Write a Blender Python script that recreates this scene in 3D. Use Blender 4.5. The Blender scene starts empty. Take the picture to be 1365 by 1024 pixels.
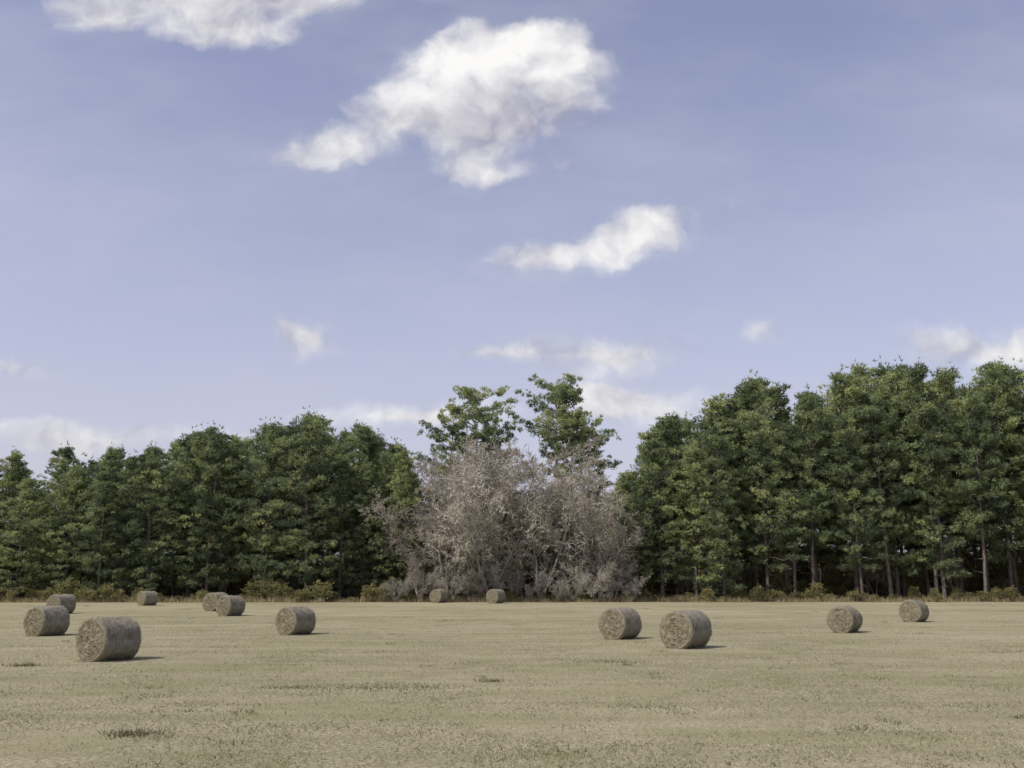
import bpy, math, random
import numpy as np
from mathutils import Vector, noise
rng = np.random.default_rng(7); random.seed(7)
scene = bpy.context.scene
col = scene.collection
scene.view_settings.view_transform = 'Standard'
scene.view_settings.look = 'None'
scene.view_settings.exposure = 0

# ------------------------------------------------------------ node helpers
def new_mat(name):
    m = bpy.data.materials.new(name); m.use_nodes = True
    nt = m.node_tree; nt.nodes.clear()
    return m, nt
def N(nt, t, **kw):
    n = nt.nodes.new(t)
    for k, v in kw.items(): setattr(n, k, v)
    return n
def setin(nt, sock, v):
    if isinstance(v, bpy.types.NodeSocket): nt.links.new(v, sock)
    else: sock.default_value = v
def math_(nt, op, a, b=None, c=None, clamp=False):
    n = N(nt, 'ShaderNodeMath', operation=op, use_clamp=clamp)
    setin(nt, n.inputs[0], a)
    if b is not None: setin(nt, n.inputs[1], b)
    if c is not None: setin(nt, n.inputs[2], c)
    return n.outputs[0]
def vmath(nt, op, a, b=None, c=None):
    n = N(nt, 'ShaderNodeVectorMath', operation=op)
    setin(nt, n.inputs[0], a)
    if b is not None: setin(nt, n.inputs[1], b)
    if c is not None: setin(nt, n.inputs[2], c)
    return n.outputs['Value'] if op in ('LENGTH',) else n.outputs[0]
def tnoise(nt, vec, scale, detail=4, rough=.55, out='Fac', dist=0):
    n = N(nt, 'ShaderNodeTexNoise')
    if vec is not None: nt.links.new(vec, n.inputs['Vector'])
    n.inputs['Scale'].default_value = scale; n.inputs['Detail'].default_value = detail
    n.inputs['Roughness'].default_value = rough; n.inputs['Distortion'].default_value = dist
    return n.outputs[0] if out == 'Fac' else n.outputs[1]
def maprange(nt, v, a, b, c=0., d=1., smooth=True):
    n = N(nt, 'ShaderNodeMapRange', interpolation_type='SMOOTHSTEP' if smooth else 'LINEAR')
    setin(nt, n.inputs[0], v)
    for i, x in enumerate((a, b, c, d)): setin(nt, n.inputs[1+i], x)
    return n.outputs[0]
def mixc(nt, f, a, b, blend='MIX'):
    n = N(nt, 'ShaderNodeMix', data_type='RGBA', blend_type=blend)
    setin(nt, n.inputs[0], f)
    for s, v in ((n.inputs[6], a), (n.inputs[7], b)):
        if isinstance(v, bpy.types.NodeSocket): nt.links.new(v, s)
        else: s.default_value = (*v, 1)
    return n.outputs[2]
def finish(nt, color, rough=.9, transl=0., bump=None, spec=.1, bstr=.5, bdist=.02, diffuse=False):
    out = N(nt, 'ShaderNodeOutputMaterial')
    csock = color if isinstance(color, bpy.types.NodeSocket) else (*color, 1)
    if diffuse:
        p = N(nt, 'ShaderNodeBsdfDiffuse'); setin(nt, p.inputs[0], csock)
    else:
        p = N(nt, 'ShaderNodeBsdfPrincipled'); setin(nt, p.inputs['Base Color'], csock)
        p.inputs['Roughness'].default_value = rough
        p.inputs['Specular IOR Level'].default_value = spec
    if bump is not None:
        b = N(nt, 'ShaderNodeBump'); b.inputs['Strength'].default_value = bstr
        b.inputs['Distance'].default_value = bdist
        nt.links.new(bump, b.inputs['Height']); nt.links.new(b.outputs[0], p.inputs['Normal'])
    if transl > 0:
        t = N(nt, 'ShaderNodeBsdfTranslucent'); setin(nt, t.inputs[0], csock)
        mx = N(nt, 'ShaderNodeMixShader'); mx.inputs[0].default_value = transl
        nt.links.new(p.outputs[0], mx.inputs[1]); nt.links.new(t.outputs[0], mx.inputs[2])
        nt.links.new(mx.outputs[0], out.inputs[0])
    else: nt.links.new(p.outputs[0], out.inputs[0])

# ------------------------------------------------------------ materials
def foliage_mat(name, dark, mid, light, transl=.35):
    m, nt = new_mat(name)
    at = N(nt, 'ShaderNodeAttribute', attribute_name='tint')
    oi = N(nt, 'ShaderNodeObjectInfo')
    v = math_(nt, 'ADD', at.outputs['Fac'], math_(nt, 'MULTIPLY', math_(nt, 'SUBTRACT', oi.outputs['Random'], .5), .55))
    c = mixc(nt, maprange(nt, v, 0., .55), dark, mid)
    c = mixc(nt, maprange(nt, v, .5, 1.05), c, light)
    finish(nt, c, transl=transl, diffuse=True)
    return m
M_NEEDLE = foliage_mat('pine_needles', (.105,.138,.085), (.235,.29,.145), (.42,.46,.21))
M_SHRUB = foliage_mat('shrub_leaves', (.12,.115,.055), (.26,.25,.11), (.38,.35,.16))
def bark_mat(name, a, b, sc=(6,6,1.2)):
    m, nt = new_mat(name)
    tc = N(nt, 'ShaderNodeTexCoord')
    v = vmath(nt, 'MULTIPLY', tc.outputs['Object'], sc)
    n = tnoise(nt, v, 1.6, 4, .65)
    oi = N(nt, 'ShaderNodeObjectInfo')
    c = mixc(nt, maprange(nt, n, .35, .65), a, b)
    c = mixc(nt, math_(nt, 'MULTIPLY', oi.outputs['Random'], .45), c, tuple(x*.5 for x in a))
    finish(nt, c, diffuse=True, bump=n, bdist=.03)
    return m
M_BARK = bark_mat('pine_bark', (.09,.078,.066), (.21,.185,.16))
M_GREY = bark_mat('grey_bark', (.27,.25,.215), (.50,.475,.415), (2,2,1))
m_, nt_ = new_mat('bare_twigs'); oi_ = N(nt_, 'ShaderNodeObjectInfo')
finish(nt_, mixc(nt_, oi_.outputs['Random'], (.30,.275,.225), (.46,.435,.36)), diffuse=True); M_TWIG = m_

def ground_mat():
    m, nt = new_mat('mown_field')
    geo = N(nt, 'ShaderNodeNewGeometry'); P = geo.outputs['Position']
    big = tnoise(nt, P, .07, 4, .6); med = tnoise(nt, P, .9, 5, .7); patch = tnoise(nt, vmath(nt,'MULTIPLY',P,(.5,1.,1.)), .33, 5, .65)
    fin = tnoise(nt, P, 11, 4, .85); rowv = vmath(nt, 'MULTIPLY', P, (.05, 1., 1.))
    rows = tnoise(nt, rowv, .8, 4, .6)
    c = mixc(nt, maprange(nt, fin, .36, .64), (.135,.126,.075), (.445,.412,.275))
    c = mixc(nt, math_(nt,'MULTIPLY', maprange(nt, med, .42, .70), .6), c, (.180,.174,.092))
    c = mixc(nt, math_(nt,'MULTIPLY', maprange(nt, patch, .45, .64), .62), c, (.195,.197,.098))
    c = mixc(nt, math_(nt,'MULTIPLY', maprange(nt, big, .35, .65), .35), c, (.44,.40,.275))
    c = mixc(nt, math_(nt,'MULTIPLY', maprange(nt, rows, .42, .68), .5), c, (.210,.204,.115))
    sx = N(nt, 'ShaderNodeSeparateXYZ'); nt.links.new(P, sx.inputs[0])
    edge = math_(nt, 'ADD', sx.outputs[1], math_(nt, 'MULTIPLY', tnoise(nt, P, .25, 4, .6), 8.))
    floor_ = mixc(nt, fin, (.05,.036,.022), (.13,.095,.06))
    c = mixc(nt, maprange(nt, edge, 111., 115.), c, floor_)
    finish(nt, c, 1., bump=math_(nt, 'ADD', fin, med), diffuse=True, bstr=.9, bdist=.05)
    return m
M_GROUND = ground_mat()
def blade_mat(name, a, b, g):
    m, nt = new_mat(name)
    at = N(nt, 'ShaderNodeAttribute', attribute_name='tint')
    c = mixc(nt, maprange(nt, at.outputs['Fac'], 0, .8, smooth=False), a, b)
    c = mixc(nt, maprange(nt, at.outputs['Fac'], .85, 1.), c, g)
    finish(nt, c, transl=.3, diffuse=True)
    return m
M_GRASS = blade_mat('dry_grass_blades', (.165,.155,.095), (.51,.475,.335), (.22,.235,.11))
M_WEED = blade_mat('weed_blades', (.13,.12,.07), (.29,.27,.16), (.18,.20,.085))
M_TALL = blade_mat('tall_dry_grass', (.25,.19,.11), (.50,.43,.28), (.27,.27,.11))

def bale_mat(face):
    m, nt = new_mat('hay_bale_end' if face else 'hay_bale_side')
    tc = N(nt, 'ShaderNodeTexCoord'); P = tc.outputs['Object']
    mott = tnoise(nt, P, 4, 5, .7)
    fine = tnoise(nt, vmath(nt, 'MULTIPLY', P, (1,1,1) if face else (45,9,9)), 40 if face else 1., 4, .75)
    at = N(nt, 'ShaderNodeAttribute', attribute_name='tint')
    if face: c = mixc(nt, maprange(nt, at.outputs['Fac'], -.1, 1.1), (.115,.10,.063), (.29,.262,.18))
    else: c = mixc(nt, maprange(nt, fine, .25, .75), (.150,.138,.100), (.315,.295,.235))
    c = mixc(nt, math_(nt,'MULTIPLY', maprange(nt, mott, .42, .66), .55), c, (.125,.112,.074))
    c = mixc(nt, math_(nt,'MULTIPLY', maprange(nt, fine, .5, .8), .35), c, (.34,.32,.245))
    finish(nt, c, bump=fine, bdist=.02, diffuse=True)
    return m
M_BEND, M_BSIDE = bale_mat(True), bale_mat(False)

# ------------------------------------------------------------ mesh helpers
class MB:
    def __init__(s): s.v=[]; s.f=[]; s.m=[]; s.t=[]; s.n=0
    def add(s, v, f, mat, tint):
        v=np.asarray(v,float).reshape(-1,3); f=np.asarray(f,int).reshape(-1,3)
        s.v.append(v); s.f.append(f+s.n); s.m.append(np.full(len(f),mat)); 
        s.t.append(np.broadcast_to(np.asarray(tint,float),(len(v),)).copy()); s.n+=len(v)
    def mesh(s, name, mats, smooth=None):
        v=np.concatenate(s.v); f=np.concatenate(s.f); m=np.concatenate(s.m); t=np.concatenate(s.t)
        me=bpy.data.meshes.new(name)
        me.vertices.add(len(v)); me.vertices.foreach_set('co', v.ravel())
        me.loops.add(len(f)*3); me.loops.foreach_set('vertex_index', f.ravel().astype(np.int32))
        me.polygons.add(len(f))
        me.polygons.foreach_set('loop_start', np.arange(0,len(f)*3,3,dtype=np.int32))
        me.polygons.foreach_set('loop_total', np.full(len(f),3,dtype=np.int32))
        me.polygons.foreach_set('material_index', m.astype(np.int32))
        sm = np.isin(m, smooth) if smooth is not None else np.zeros(len(f),bool)
        me.polygons.foreach_set('use_smooth', sm)
        for x in mats: me.materials.append(x)
        me.update(calc_edges=True); me.validate()
        a=me.attributes.new('tint','FLOAT','POINT'); a.data.foreach_set('value', t.astype(np.float32))
        return me
def unit(a): return a/np.maximum(np.linalg.norm(a,axis=-1,keepdims=True),1e-9)
def tube(mb, path, rad, sides, mat, tint=0.5):
    path=np.asarray(path,float); n=len(path)
    d=unit(np.gradient(path,axis=0))
    ref=np.array([1.,0,0]) if abs(d[0,0])<.8 else np.array([0,1.,0])
    u=unit(np.cross(d,ref)); w=np.cross(d,u)
    a=np.arange(sides)*2*math.pi/sides
    ring=(u[:,None,:]*np.cos(a)[None,:,None]+w[:,None,:]*np.sin(a)[None,:,None])*np.asarray(rad)[:,None,None]
    v=(path[:,None,:]+ring).reshape(-1,3)
    f=[]
    for i in range(n-1):
        for j in range(sides):
            k=(j+1)%sides
            p,q,r,s=i*sides+j,i*sides+k,(i+1)*sides+k,(i+1)*sides+j
            f+= [(p,q,r),(p,r,s)]
    mb.add(v,f,mat,tint)
def spikes(mb, c, d, ln, wd, mat, tint, R):
    n=len(c); perp=unit(np.cross(d, R.normal(size=(n,3))))*(wd/2)[:,None]
    v=np.empty((n,3,3)); v[:,0]=c-perp; v[:,1]=c+perp; v[:,2]=c+d*ln[:,None]
    mb.add(v.reshape(-1,3), np.arange(n*3), mat, np.repeat(tint,3))
def prisms(mb, a, b, w0, w1, mat, R):
    n=len(a); d=unit(b-a); u=unit(np.cross(d,R.normal(size=(n,3)))); w=np.cross(d,u)
    v=np.empty((n,6,3))
    for k in range(3):
        an=k*2*math.pi/3; o=u*math.cos(an)+w*math.sin(an)
        v[:,k]=a+o*w0[:,None]; v[:,3+k]=b+o*w1[:,None]
    base=(np.arange(n)*6)[:,None,None]
    fc=np.array([(0,1,4),(0,4,3),(1,2,5),(1,5,4),(2,0,3),(2,3,5)])[None]
    mb.add(v.reshape(-1,3),(base+fc).reshape(-1,3),mat,.5)
def slivers(mb, a, b, w0, mat, R):
    n=len(a); p=unit(np.cross(b-a,R.normal(size=(n,3))))*w0[:,None]
    v=np.empty((n,3,3)); v[:,0]=a-p; v[:,1]=a+p; v[:,2]=b
    mb.add(v.reshape(-1,3),np.arange(n*3),mat,.5)
def tufts(mb, centres, outdir, R, per, ln, wd, mat, tint, up=.35):
    c=np.repeat(centres,per,0); o=np.repeat(outdir,per,0)
    d=unit(o*.7+R.normal(size=c.shape)*.75+np.array([0,0,up]))
    n=len(c)
    spikes(mb,c,d,ln*R.uniform(.7,1.25,n),wd*R.uniform(.7,1.3,n),mat,np.clip(np.repeat(tint,per)+R.normal(size=n)*.1,0,1.1),R)
def place(me, name, loc, rot=0, sc=1, tilt=(0,0)):
    o=bpy.data.objects.new(name, me); col.objects.link(o)
    o.location=loc; o.rotation_euler=(tilt[0],tilt[1],rot)
    o.scale=(sc,sc,sc) if np.isscalar(sc) else sc
    return o

# ------------------------------------------------------------ pines
def make_pine(seed, H=24., cb=.2, Rm=3.6, nb=78, flat=False, clumps=4, dens=10, ln=.42, wd=.090):
    R=np.random.default_rng(seed); mb=MB()
    zs=np.linspace(0,H*.97,14)
    wob=np.cumsum(R.normal(size=(14,2))*(.22 if flat else .12),0)*np.linspace(0,1,14)[:,None]
    path=np.c_[wob,zs]; rad=(.30 if flat else .20)*(1-zs/H)**.8+.02; rad[0]*=1.35
    tube(mb,path,rad,8,0)
    C=[];O=[];T=[]
    lobe=R.uniform(0,6.28,3)
    for i in range(nb):
        t=(i+R.uniform(0,1))/nb
        if flat: t=t**.8
        z=H*(cb+(1-cb)*t*.97)
        az=i*2.399+R.normal()*.5
        lop=1+.22*math.sin(az+lobe[0]+t*3)+.18*math.sin(2*az+lobe[1]+t*9)
        if flat: L=Rm*(0.3+.85*math.sin(min(1,t*1.08)*math.pi*.80))*R.uniform(.5,1.15)*lop
        else: L=Rm*(1-t**2.1)**.65*(.72+.4*min(1,t*3))*R.uniform(.5,1.2)*lop+.25
        el=math.radians((-5+52*t if not flat else 4+26*t)+R.normal()*9)
        s=np.linspace(0,1,5)
        p0=np.array([np.interp(z,zs,path[:,0]),np.interp(z,zs,path[:,1]),z])
        h=np.array([math.cos(az),math.sin(az),0])
        pts=p0+np.outer(s*L*math.cos(el),h)+np.outer(s*L*math.sin(el)+ .12*L*s*s,(0,0,1))
        pts[1:]+=R.normal(size=(4,3))*.06*L*s[1:,None]
        tube(mb,pts,np.linspace(.045+.012*L,.012,5),3,0)
        nc=max(2,int(round(clumps*(.5+L/Rm*.6))))
        side=np.array([-h[1],h[0],0]); ct=R.uniform(.0,.9)
        for k in range(nc):
            f=R.uniform(.35,1.0) if k else 1.
            q=np.array([np.interp(f,s,pts[:,j]) for j in range(3)])
            off=side*R.normal()*.30*L*f+np.array([0,0,R.normal()*.15])
            cc=q+off
            if k: tube(mb,[q-h*.2*L*.5,(q+cc)/2,cc],[.02,.015,.008],3,0)
            n_t=int(dens*R.uniform(.7,1.3))
            rr=R.uniform(.36,.74)
            pos=R.normal(size=(n_t,3)); pos=unit(pos)*R.uniform(.2,1,(n_t,1))**.5*np.array([1,1,.55])*rr
            C.append(cc+pos); O.append(unit(pos*1.2+h*.5)); 
            T.append(np.full(n_t,ct+R.normal()*.16+.10*t)+R.normal(size=n_t)*.08)
    tp=path[-1]; pos=R.normal(size=(26,3))*np.array([.3,.3,.7]); C.append(tp+pos); O.append(unit(pos)); T.append(np.full(26,.7))
    for i in range(14):
        z=H*cb*R.uniform(.35,1); az=R.uniform(0,6.28); L=R.uniform(.4,1.6)
        p=np.array([np.interp(z,zs,path[:,0]),np.interp(z,zs,path[:,1]),z])
        tube(mb,[p,p+np.array([math.cos(az)*L,math.sin(az)*L,R.uniform(-.3,.3)])],[.035,.01],3,0)
    C=np.concatenate(C);O=np.concatenate(O);T=np.concatenate(T)
    tufts(mb,C,O,R,7,ln,wd,1,T)
    return mb.mesh('pine_mesh',[M_BARK,M_NEEDLE],smooth=[0])
full=[make_pine(10+i,cb=.04+.025*i,Rm=3.6,nb=92,clumps=5) for i in range(5)]
mid =[make_pine(30+i,cb=.18+.05*i,Rm=3.3,nb=82,clumps=5) for i in range(4)]
high=[make_pine(50+i,cb=.38+.05*i,Rm=3.2,nb=60,clumps=5) for i in range(3)]
oldp=[make_pine(70+i,H=29,cb=.60-.10*i,Rm=4.8,nb=36,flat=True,clumps=8,dens=15) for i in range(3)]

prof=[(-95,16.5),(-60,16.6),(-50,17.8),(-42,19.0),(-37,21.2),(-31,20.2),(-25,21.8),(-18,20.6),(-14,19.5),(-11,16),(-9,14),(10,13),(12,13.8),(15,17.2),(18,21.6),(24,24),(29,26),(32,26.6),(36.5,25.5),(40,27.2),(46,28.0),(52,27.6),(60,27.4),(95,27)]
px,ph=zip(*prof)
def rows(Y,dy,step,pick,hs,skip=None,x0=-86,x1=86,jit=(.90,1.04)):
    x=x0
    while x<x1:
        xx=x+random.uniform(-.9,.9); yy=Y+random.uniform(-dy,dy)
        if not(skip and skip[0]<xx<skip[1]):
            H=float(np.interp(xx*115/yy,px,ph))*hs*random.uniform(*jit)*(1+(yy-115)/115*.85)
            me=pick(xx); s=H/24.6; k=min(1.,s)**-.25
            place(me,'pine_tree',(xx,yy,-.05),random.uniform(0,6.28),(s*k*random.uniform(.85,1.2),s*k*random.uniform(.85,1.2),s),(random.gauss(0,.02),random.gauss(0,.02)))
        x+=step*random.uniform(.6,1.35)
def front(x):
    if x<0: return random.choice(full)
    if x<24: return random.choice(full+mid[:2])
    return random.choice(mid+mid+high+full[3:])
rows(113.5,1.8,3.3,front,1,(-12.5,13.5),jit=(.74,1.02))
rows(118.5,1.8,3.4,lambda x: random.choice(full+mid) if x<0 else random.choice(mid+high),1,(-12,12.5),jit=(.88,1.04))
rows(126,2,4.2,lambda x: random.choice(mid),1,(-8,9))
rows(137,2.5,4.8,lambda x: random.choice(mid+high),.93)
rows(152,4,5.8,lambda x: random.choice(full),.8)
for (x,y,H,k,r) in [(5.2,130,28.4,0,1.),(-4.8,131,27.4,1,2.),(-8.0,127,22.6,2,.3),(10.0,126,21.8,2,4.),(7.8,128,23.4,1,5.),(-2.6,129,22.4,2,2.2)]:
    s=H/29.3; place(oldp[k],'pine_tree',(x,y,0),r,(s*.98,s*.98,s))

# ------------------------------------------------------------ bare deciduous trees
def make_bare(seed, stems=4, H=16., spread=.55, kids=(9,7,7,6)):
    R=np.random.default_rng(seed); mb=MB()
    P=np.zeros((stems,3)); az=np.arange(stems)*6.283/stems+R.uniform(0,1,stems)
    sp=R.uniform(.25,1.,stems)*spread
    D=unit(np.c_[np.cos(az)*sp,np.sin(az)*sp,np.ones(stems)]); P[:,:2]=D[:,:2]*.3
    L=np.full(stems,H*.62)*R.uniform(.8,1.1,stems); rad=np.full(stems,.17)*R.uniform(.7,1.1,stems)
    lens=[.42,.50,.55,.55]; rr=[.42,.45,.5,.6]
    for lev in range(5):
        segs=5 if lev<2 else (4 if lev==2 else (3 if lev==3 else 1))
        pts=[P]; d=D.copy(); upb=[.02,.08,.03,-.01,-.02][lev]
        for s in range(segs):
            d=unit(d+R.normal(size=d.shape)*[.12,.18,.24,.28,.25][lev]+np.array([0,0,upb]))
            pts.append(pts[-1]+d*(L/segs)[:,None])
        for s in range(segs):
            r0=rad*(1-.75*s/segs); r1=rad*(1-.75*(s+1)/segs)
            if lev==4: slivers(mb,pts[s],pts[s+1],np.full(len(P),.023),1,R)
            else: prisms(mb,pts[s],pts[s+1],np.maximum(r0,.014),np.maximum(r1,.011),0 if lev<2 else 1,R)
        if lev==4: break
        n=len(P); k=kids[lev]; A=np.stack(pts,1)
        f=R.uniform(.10 if lev else .15,1.,(n,k))*segs; i0=np.minimum(f.astype(int),segs-1); fr=(f-i0)[...,None]
        idx=np.arange(n)[:,None]
        Pn=A[idx,i0]*(1-fr)+A[idx,i0+1]*fr; dd=unit(A[idx,i0+1]-A[idx,i0])
        ang=R.uniform(.45,1.2,(n,k,1))
        side=unit(np.cross(dd,R.normal(size=dd.shape)))
        Dn=unit(dd*np.cos(ang)+side*np.sin(ang)+np.array([0,0,.08]))
        Ln=(L[:,None]*lens[lev]*R.uniform(.6,1.25,(n,k))*(1.15-.45*f/segs))
        rn=np.repeat(rad[:,None],k,1)*rr[lev]*(1.1-.5*f/segs)
        P=Pn.reshape(-1,3);D=Dn.reshape(-1,3);L=Ln.reshape(-1);rad=rn.reshape(-1)
    return mb.mesh('bare_tree_mesh',[M_GREY,M_TWIG],smooth=[0])
bare=[make_bare(5,4,17,.8,(9,8,7,8)),make_bare(6,5,17,1.,(9,7,7,8)),make_bare(8,2,17,.3,(12,8,8,8))]
for (x,y,s,k,r) in [(-2.3,110.5,1.26,1,.4),(-7.2,112,1.12,0,1.7),(3.2,111.5,1.26,0,3.3),(7.6,112.5,1.1,1,5.),(-10.4,113.5,.95,2,2.6),
                    (.6,114.5,1.46,2,4.),(-4.8,115,1.46,2,1.),(5.4,115,1.42,2,2.),(11.2,114.5,.95,2,.9),(-10.8,116.5,1.1,0,3.9),(2.2,117.5,1.5,0,.2),(-7.6,118,1.38,2,.2),(9.0,118,1.3,2,1.2),(-2.4,119,1.45,2,3.)]:
    place(bare[k],'bare_tree',(x,y,-.05),r,s)
for x in np.arange(-13,14,1.6):
    place(random.choice(bare),'brushwood_shrub',(x+random.uniform(-.6,.6),109.3+random.uniform(-.8,1.5),-.05),random.uniform(0,6),random.uniform(.18,.40))
for x in (31,44,53,20,-26,-48):
    place(bare[2],'bare_tree',(x+random.uniform(-1,1),116+random.uniform(0,5),-.05),random.uniform(0,6),random.uniform(.5,.75))

# ------------------------------------------------------------ shrubs
def make_shrub(seed,h=2.2,w=1.4,n=60):
    R=np.random.default_rng(seed); mb=MB(); C=[];O=[];T=[]
    for i in range(n):
        a=R.uniform(0,6.28); zz=R.uniform(.12,1)**.8; r=w*math.sqrt(max(.05,1-zz**2*.85))*R.uniform(.2,1.1)
        p=np.array([math.cos(a)*r,math.sin(a)*r,zz*h*R.uniform(.8,1.15)])
        tube(mb,[(p[0]*.1,p[1]*.1,0),(p[0]*.55,p[1]*.55,p[2]*.6),tuple(p)],[.02,.014,.006],3,0)
        m=9; pos=R.normal(size=(m,3))*.2; C.append(p+pos); O.append(unit(pos+p*.3)); T.append(np.full(m,R.uniform(.1,1)))
    tufts(mb,np.concatenate(C),np.concatenate(O),R,6,.22,.10,1,np.concatenate(T),.2)
    return mb.mesh('shrub_mesh',[M_GREY,M_SHRUB])
shr=[make_shrub(i+90,2.2,1.3,50) for i in range(4)]
def edgeY(x): return 109.5+ (1.5 if x>13 else 0) + (-1.8 if x<-20 else 0)
x=-86
while x<86:
    if x<-13: s=random.uniform(.3,.95)
    elif x<13: s=random.uniform(.25,.6)
    else: s=random.uniform(.22,.7)
    place(random.choice(shr),'shrub',(x,edgeY(x)+random.uniform(-.8,1.8),-.05),random.uniform(0,6),(s*random.uniform(1.,1.5),s*1.2,s*random.uniform(.8,1.15)))
    x+=random.uniform(.7,2.4)
for Y,lo,hi,st in ((122,.6,1.5,2.8),(134,1.,2.2,3.),(148,1.5,3.,3.4),(162,2.,3.6,3.8)):
    x=-90
    while x<90:
        place(random.choice(shr),'understory_shrub',(x,Y+random.uniform(-3,3),-.05),random.uniform(0,6),random.uniform(lo,hi))
        x+=st*random.uniform(.6,1.3)

# ------------------------------------------------------------ ground + grass
me=bpy.data.meshes.new('ground'); me.from_pydata([(-1500,-300,0),(1500,-300,0),(1500,2500,0),(-1500,2500,0)],[],[(0,1,2,3)])
me.materials.append(M_GROUND); place(me,'ground',(0,0,0))
R=np.random.default_rng(3); mb=MB()
n=260000
yy=11+ (R.uniform(0,1,n)**1.6)*58; xx=R.uniform(-1,1,n)*(yy*.60+3)
nz=np.array([noise.noise(Vector((a*.35,b*.35,0)))+.6*noise.noise(Vector((a*1.4,b*1.4,5))) for a,b in zip(xx,yy)])
keep=R.uniform(0,1,n)<np.clip(.5+nz*.9,.12,1); xx,yy,nz=xx[keep],yy[keep],nz[keep]; n=len(xx)
d=unit(np.c_[R.normal(size=n)*.9,R.normal(size=n)*.9,np.full(n,.7)])
tint=np.clip(R.uniform(0,.84,n)**1.1,0,1); tint[R.uniform(0,1,n)<.08+.25*(nz>.3)]=1.
spikes(mb,np.c_[xx,yy,np.zeros(n)],d,R.uniform(.03,.09,n)*(1+.5*np.clip(nz,0,1)),R.uniform(.008,.018,n),0,tint,R)
place(mb.mesh('grass',[M_GRASS]),'grass',(0,0,0))
def weeds(spots):
    mb=MB()
    for (x,y,rx,ry,n,h,t) in spots:
        p=R.normal(size=(n,2))*np.array([rx,ry])*.5
        d=unit(np.c_[R.normal(size=n)*.8,R.normal(size=n)*.8,np.ones(n)])
        tt=np.where(R.uniform(0,1,n)<t,1.,R.uniform(0,.8,n))
        spikes(mb,np.c_[x+p[:,0],y+p[:,1],np.zeros(n)],d,R.uniform(.4,1.2,n)*h,R.uniform(.012,.03,n),0,tt,R)
    return mb.mesh('weeds',[M_WEED])
sp=[(-6.4,17.4,.45,.35,330,.12,.1),(-14.6,30.5,.5,.3,200,.15,.1),(-3.1,24.6,2.4,.9,900,.07,.7),(-.5,26.,.4,.25,130,.13,.2),(3.1,32.,1.2,.8,300,.08,.7),(-5.3,24.5,.9,.4,180,.06,.6)]
for i in range(210):
    y=13+R.uniform(0,1)**1.3*85; sp.append((R.uniform(-.55,.55)*y,y,R.uniform(.2,1.2),R.uniform(.2,.8),int(R.uniform(12,60)),R.uniform(.05,.11),R.uniform(0,.7)))
place(weeds(sp),'weeds',(0,0,0))
mb=MB(); n=24000
xx=R.uniform(-88,88,n); ey=np.array([edgeY(a) for a in xx]); g=np.array([noise.noise(Vector((a*.3,0,2))) for a in xx])
yy=ey-1.2+np.abs(R.normal(size=n))*1.4+g*1.2
d=unit(np.c_[R.normal(size=n)*.3,R.normal(size=n)*.3,np.ones(n)])
tt=R.uniform(0,.84,n); tt[R.uniform(0,1,n)<.25]=1
spikes(mb,np.c_[xx,yy,np.zeros(n)],d,R.uniform(.25,.8,n)*(1+g*.8),R.uniform(.03,.06,n),0,tt,R)
place(mb.mesh('field_edge_grass',[M_TALL]),'field_edge_grass',(0,0,0))

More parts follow.
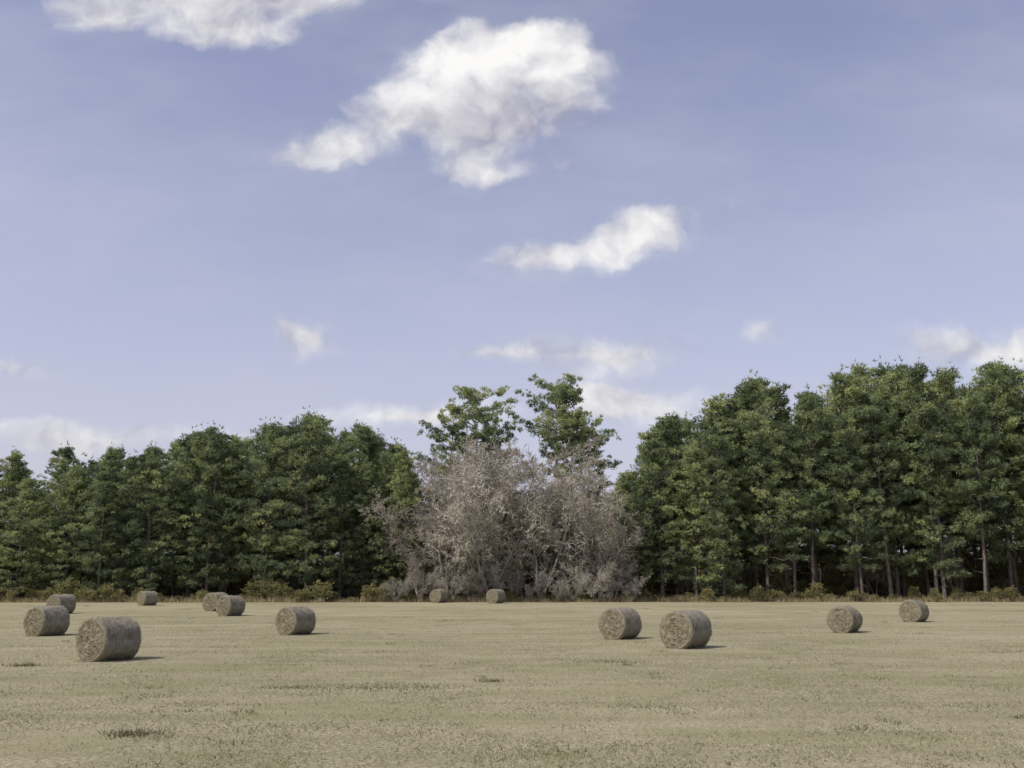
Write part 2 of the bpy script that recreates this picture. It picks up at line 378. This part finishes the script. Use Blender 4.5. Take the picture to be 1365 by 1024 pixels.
# ------------------------------------------------------------ hay bales
def make_bale(seed):
    R=np.random.default_rng(seed); mb=MB(); Rb=.72; L=1.5; na=96
    pr=[(L/2,r) for r in np.linspace(0.0,Rb-.11,26)]
    pr+=[(L/2-.11+.11*math.cos(a),Rb-.11+.11*math.sin(a)) for a in np.linspace(.3,1.4,4)]
    side=[(x,Rb) for x in np.linspace(L/2-.13,-L/2+.13,30)]
    pr=pr+side+[(-x,r) for x,r in reversed(pr)]
    v=[];t=[]
    for i,(x,r) in enumerate(pr):
        for j in range(na):
            th=j*2*math.pi/na; s=1 if x>0 else -1
            face = i<26 or i>=len(pr)-26
            cy,cz=math.cos(th),math.sin(th)
            lob=noise.noise(Vector((cy*1.1+seed*9,cz*1.1,x*.8)))*.08
            q=Vector((x*5,r*cy*7,r*cz*7+seed)); nn=noise.noise(q); n2=noise.noise(q*3.1)
            rr=r*(1+lob)+ (0 if face else nn*.016+n2*.010+.008*noise.noise(Vector((x*26,cy*1.5,cz*1.5))))
            dx=0; tv=.5
            if face:
                ph_=r/.10*2*math.pi+th+nn*2.5+noise.noise(q*.5)*2.3
                tv=.5+.20*math.sin(ph_)+n2*.5+nn*.4+.25*(r/Rb>.84)
                dx=s*(.009*math.sin(ph_)+.02*n2+.03*nn-.03*(r/Rb)**2)
            z=rr*cz
            if z<-Rb*.90: z=-Rb*.90+(z+Rb*.90)*.25
            v.append((x+dx,rr*cy*(1.0+.03*(cz<0)),z)); t.append(tv)
    f=[];fm=[]
    for i in range(len(pr)-1):
        face=1 if (i<27 or i>=len(pr)-28) else 0
        for j in range(na):
            k=(j+1)%na; a,b,c,d=i*na+j,i*na+k,(i+1)*na+k,(i+1)*na+j
            f+=[(a,c,b),(a,d,c)]; fm+=[face,face]
    mb.add(v,np.array(f),1,t); mb.m[-1]=np.array(fm)
    n=3000; th=R.uniform(0,6.28,n); xs=R.uniform(-L/2,L/2,n)
    p=np.c_[xs,np.cos(th)*Rb,np.sin(th)*Rb]; tan=np.c_[R.normal(size=n)*.35,-np.sin(th),np.cos(th)]*R.choice([-1,1],n)[:,None]
    out=np.c_[np.zeros(n),np.cos(th),np.sin(th)]
    spikes(mb,p-out*.01,unit(tan+out*R.uniform(0,.3,(n,1))),R.uniform(.05,.15,n),R.uniform(.006,.012,n),0,R.uniform(0,1,n),R)
    n=1200; s=R.choice([-1.,1.],n); r=np.sqrt(R.uniform(0,1,n))*Rb*.95; th=R.uniform(0,6.28,n)
    p=np.c_[s*(L/2-.01),r*np.cos(th),r*np.sin(th)]
    dd=unit(np.c_[s*R.uniform(.05,.5,n),-np.sin(th)+R.normal(size=n)*.6,np.cos(th)+R.normal(size=n)*.6])
    spikes(mb,p,dd,R.uniform(.04,.12,n),R.uniform(.006,.012,n),1,R.uniform(0,1.,n),R)
    n=600; th=R.uniform(0,6.28,n); rr_=R.uniform(.5,1.1,n)
    p=np.c_[np.cos(th)*rr_*.95,np.sin(th)*rr_*.75,np.full(n,-Rb*.915)]
    spikes(mb,p,unit(np.c_[R.normal(size=(n,2)),R.uniform(.1,.8,n)]),R.uniform(.05,.15,n),R.uniform(.008,.016,n),0,R.uniform(0,1,n),R)
    return mb.mesh('hay_bale_mesh',[M_BSIDE,M_BEND],smooth=[0,1])
bm=[make_bale(i) for i in range(1,7)]
bales=[(-13.0,32.7,-118,.98),(-21.3,46.3,-117,.96),(-33.1,74,-115,1.0),(-34.6,95.5,-125,.97),(-23.5,80,-112,1.04),(-19.5,69.8,-118,1.0),
       (-10.1,47.2,-122,.92),(-7.7,106,-118,1.02),(-1.65,103.5,-122,1.03),(4.7,43.9,-128,.95),(6.57,38.3,-130,1.0),(16.1,48.9,-128,.90),(24.1,60.5,-132,.93)]
for i,(x,y,a,s) in enumerate(bales):
    place(bm[i%6],'hay_bale',(x,y,.72*.915*s-.01),math.radians(a),s,(0,0))

# ------------------------------------------------------------ house glimpsed behind the wood
def flat_mat(name,c,r=.7):
    m,nt=new_mat(name); tc=N(nt,'ShaderNodeTexCoord'); n=tnoise(nt,tc.outputs['Object'],3,4)
    finish(nt,mixc(nt,n,tuple(x*.85 for x in c),c),r); return m
MW,MR,MG=flat_mat('white_siding',(.75,.74,.72)),flat_mat('roof_shingle',(.16,.15,.15)),flat_mat('window_glass',(.04,.05,.06),.15)
def box(name,c,s,mat,parent):
    v=[(c[0]+sx*s[0]/2,c[1]+sy*s[1]/2,c[2]+sz*s[2]/2) for sx in(-1,1) for sy in(-1,1) for sz in(-1,1)]
    m=bpy.data.meshes.new(name); m.from_pydata(v,[],[(0,1,3,2),(4,6,7,5),(0,4,5,1),(2,3,7,6),(0,2,6,4),(1,5,7,3)]); m.materials.append(mat)
    o=bpy.data.objects.new(name,m); col.objects.link(o); o.parent=parent; return o
h=bpy.data.objects.new('white_house',None); col.objects.link(h); h.location=(68,178,0)
box('walls',(0,0,1.5),(14,8,3),MW,h)
m=bpy.data.meshes.new('roof'); m.from_pydata([(-7.4,-4.5,3.003),(7.4,-4.5,3.003),(7.4,4.5,3.003),(-7.4,4.5,3.003),(-7.4,0,5.2),(7.4,0,5.2)],[],[(0,1,5,4),(2,3,4,5),(0,4,3),(1,2,5),(0,3,2,1)])
m.materials.append(MR); o=bpy.data.objects.new('roof',m); col.objects.link(o); o.parent=h
for i,xw in enumerate((-5,-2,2.5,5)): box('window_%d'%(i+1),(xw,-4.02,1.7),(1.1,.08,1.3),MG,h)
box('door',(0.3,-4.02,1.05),(1,.09,2.1),MR,h)

# ------------------------------------------------------------ light + sky
saz=math.radians(-148); sel=math.radians(50)
S=Vector((math.cos(saz)*math.cos(sel),math.sin(saz)*math.cos(sel),math.sin(sel)))
sd=bpy.data.lights.new('sun','SUN'); sd.energy=3.75; sd.angle=math.radians(.8); sd.color=(1,.97,.91)
so=bpy.data.objects.new('sun',sd); col.objects.link(so); so.rotation_euler=(-S).to_track_quat('-Z','Y').to_euler(); so.location=(0,0,60)
w=bpy.data.worlds.new('World'); scene.world=w; w.use_nodes=True; nt=w.node_tree; nt.nodes.clear()
out=N(nt,'ShaderNodeOutputWorld')
sky=N(nt,'ShaderNodeTexSky',sky_type='NISHITA'); sky.sun_disc=False; sky.sun_elevation=sel; sky.sun_rotation=math.atan2(S.x,S.y)%(2*math.pi)
sky.air_density=1.; sky.dust_density=1.6; sky.ozone_density=2.5
tc=N(nt,'ShaderNodeTexCoord'); sx=N(nt,'ShaderNodeSeparateXYZ'); nt.links.new(tc.outputs['Generated'],sx.inputs[0])
yc=math_(nt,'MAXIMUM',sx.outputs[1],.08)
A=math_(nt,'DIVIDE',sx.outputs[0],yc); B=math_(nt,'DIVIDE',sx.outputs[2],yc)
cb=N(nt,'ShaderNodeCombineXYZ'); nt.links.new(A,cb.inputs[0]); nt.links.new(B,cb.inputs[1]); P=cb.outputs[0]
c=tnoise(nt,P,12.,4,.55,'Color'); PW=vmath(nt,'ADD',P,vmath(nt,'MULTIPLY_ADD',c,(.07,.055,0),(-.035,-.0275,0)))
fb=tnoise(nt,PW,11,5,.56); fb2=tnoise(nt,vmath(nt,'ADD',PW,(-.010,.016,0)),11,3,.55)
# (a, b, ra, rb, density, brightness)
cl=[(-.020,.577,.085,.030,1,.9),(.045,.554,.062,.038,.95,.35),(-.075,.535,.060,.030,.95,.7),(-.140,.490,.052,.034,.95,.25),(-.210,.447,.050,.025,.95,.4),
(-.045,.428,.044,.024,.95,.35),(.012,.488,.070,.030,.9,-.8),(-.045,.490,.045,.03,.6,.0),(.060,.434,.040,.012,.6,-.1),
(.155,.376,.046,.020,1,.45),(.103,.346,.055,.019,1,.75),(.030,.325,.055,.018,.95,.3),(-.218,.248,.032,.018,1.,.1),
(-.360,.628,.115,.032,1.,.0),(-.21,.648,.13,.020,.85,-.2),(-.29,.592,.050,.020,.7,-.1),(.03,.660,.11,.012,.5,-.3),(-.49,.63,.06,.03,.4,-.2),
(.095,.232,.085,.017,1.,.1),(.13,.175,.06,.017,1.1,.4),(.08,.190,.04,.018,.8,.2),(-.10,.165,.085,.013,1.1,.45),
(.262,.258,.026,.014,.8,.0),(.51,.236,.095,.022,1.,.0),(-.44,.142,.14,.014,.9,.3),(-.517,.213,.055,.014,.75,.0),(.244,.391,.045,.012,.4,.0),(-.022,.235,.04,.012,.65,.0)]
F=None;G=None
for (a,b,ra,rb,dn,br) in cl:
    l=vmath(nt,'LENGTH',vmath(nt,'MULTIPLY_ADD',PW,(1/ra,1/rb,0),(-a/ra,-b/rb,0)))
    e=maprange(nt,l,1.75,.15,0.,dn,smooth=False)
    F=e if F is None else math_(nt,'ADD',F,e)
    G=math_(nt,'MULTIPLY',e,br) if G is None else math_(nt,'MULTIPLY_ADD',e,br,G)
F=math_(nt,'MINIMUM',F,1.1)
fr=math_(nt,'MULTIPLY_ADD',math_(nt,'SUBTRACT',fb,.5),1.4,F)
dens=math_(nt,'MULTIPLY',maprange(nt,fr,.08,1.1),maprange(nt,F,.0,.35))
dens=math_(nt,'MULTIPLY',dens,maprange(nt,sx.outputs[1],.1,.3))
veil=tnoise(nt,vmath(nt,'MULTIPLY',P,(1.,2.6,1.)),2.4,4,.6)
veil=maprange(nt,veil,.35,.8,.10,.38)
haze=maprange(nt,sx.outputs[2],.0,.50,.62,.04,smooth=False)
relief=math_(nt,'SUBTRACT',fb,fb2)
br=math_(nt,'ADD',math_(nt,'MULTIPLY_ADD',G,.60,.42),math_(nt,'MULTIPLY',relief,2.4),clamp=True)
ccol=mixc(nt,br,(.44,.43,.52),(1.0,.99,.98))
ccol=mixc(nt,maprange(nt,dens,.0,.6,smooth=False),(.59,.60,.73),ccol)
skyc=mixc(nt,1.,sky.outputs[0],(1.48,1.12,1.10),'MULTIPLY')
bg1=N(nt,'ShaderNodeBackground'); nt.links.new(skyc,bg1.inputs[0]); bg1.inputs[1].default_value=.135
bg2=N(nt,'ShaderNodeBackground'); nt.links.new(ccol,bg2.inputs[0]); bg2.inputs[1].default_value=.97
fac=math_(nt,'MAXIMUM',dens,math_(nt,'ADD',veil,haze))
ms=N(nt,'ShaderNodeMixShader'); nt.links.new(fac,ms.inputs[0]); nt.links.new(bg1.outputs[0],ms.inputs[1]); nt.links.new(bg2.outputs[0],ms.inputs[2])
nt.links.new(ms.outputs[0],out.inputs[0])
w.cycles.sampling_method='MANUAL'; w.cycles.sample_map_resolution=512

# ------------------------------------------------------------ camera
cd=bpy.data.cameras.new('camera'); cd.sensor_width=36; cd.lens=36*1311/1365; cd.clip_end=4000; cd.clip_start=.1
co=bpy.data.objects.new('camera',cd); col.objects.link(co); co.location=(0,0,2.6); co.rotation_euler=(math.radians(90+11.13),0,0)
scene.camera=co
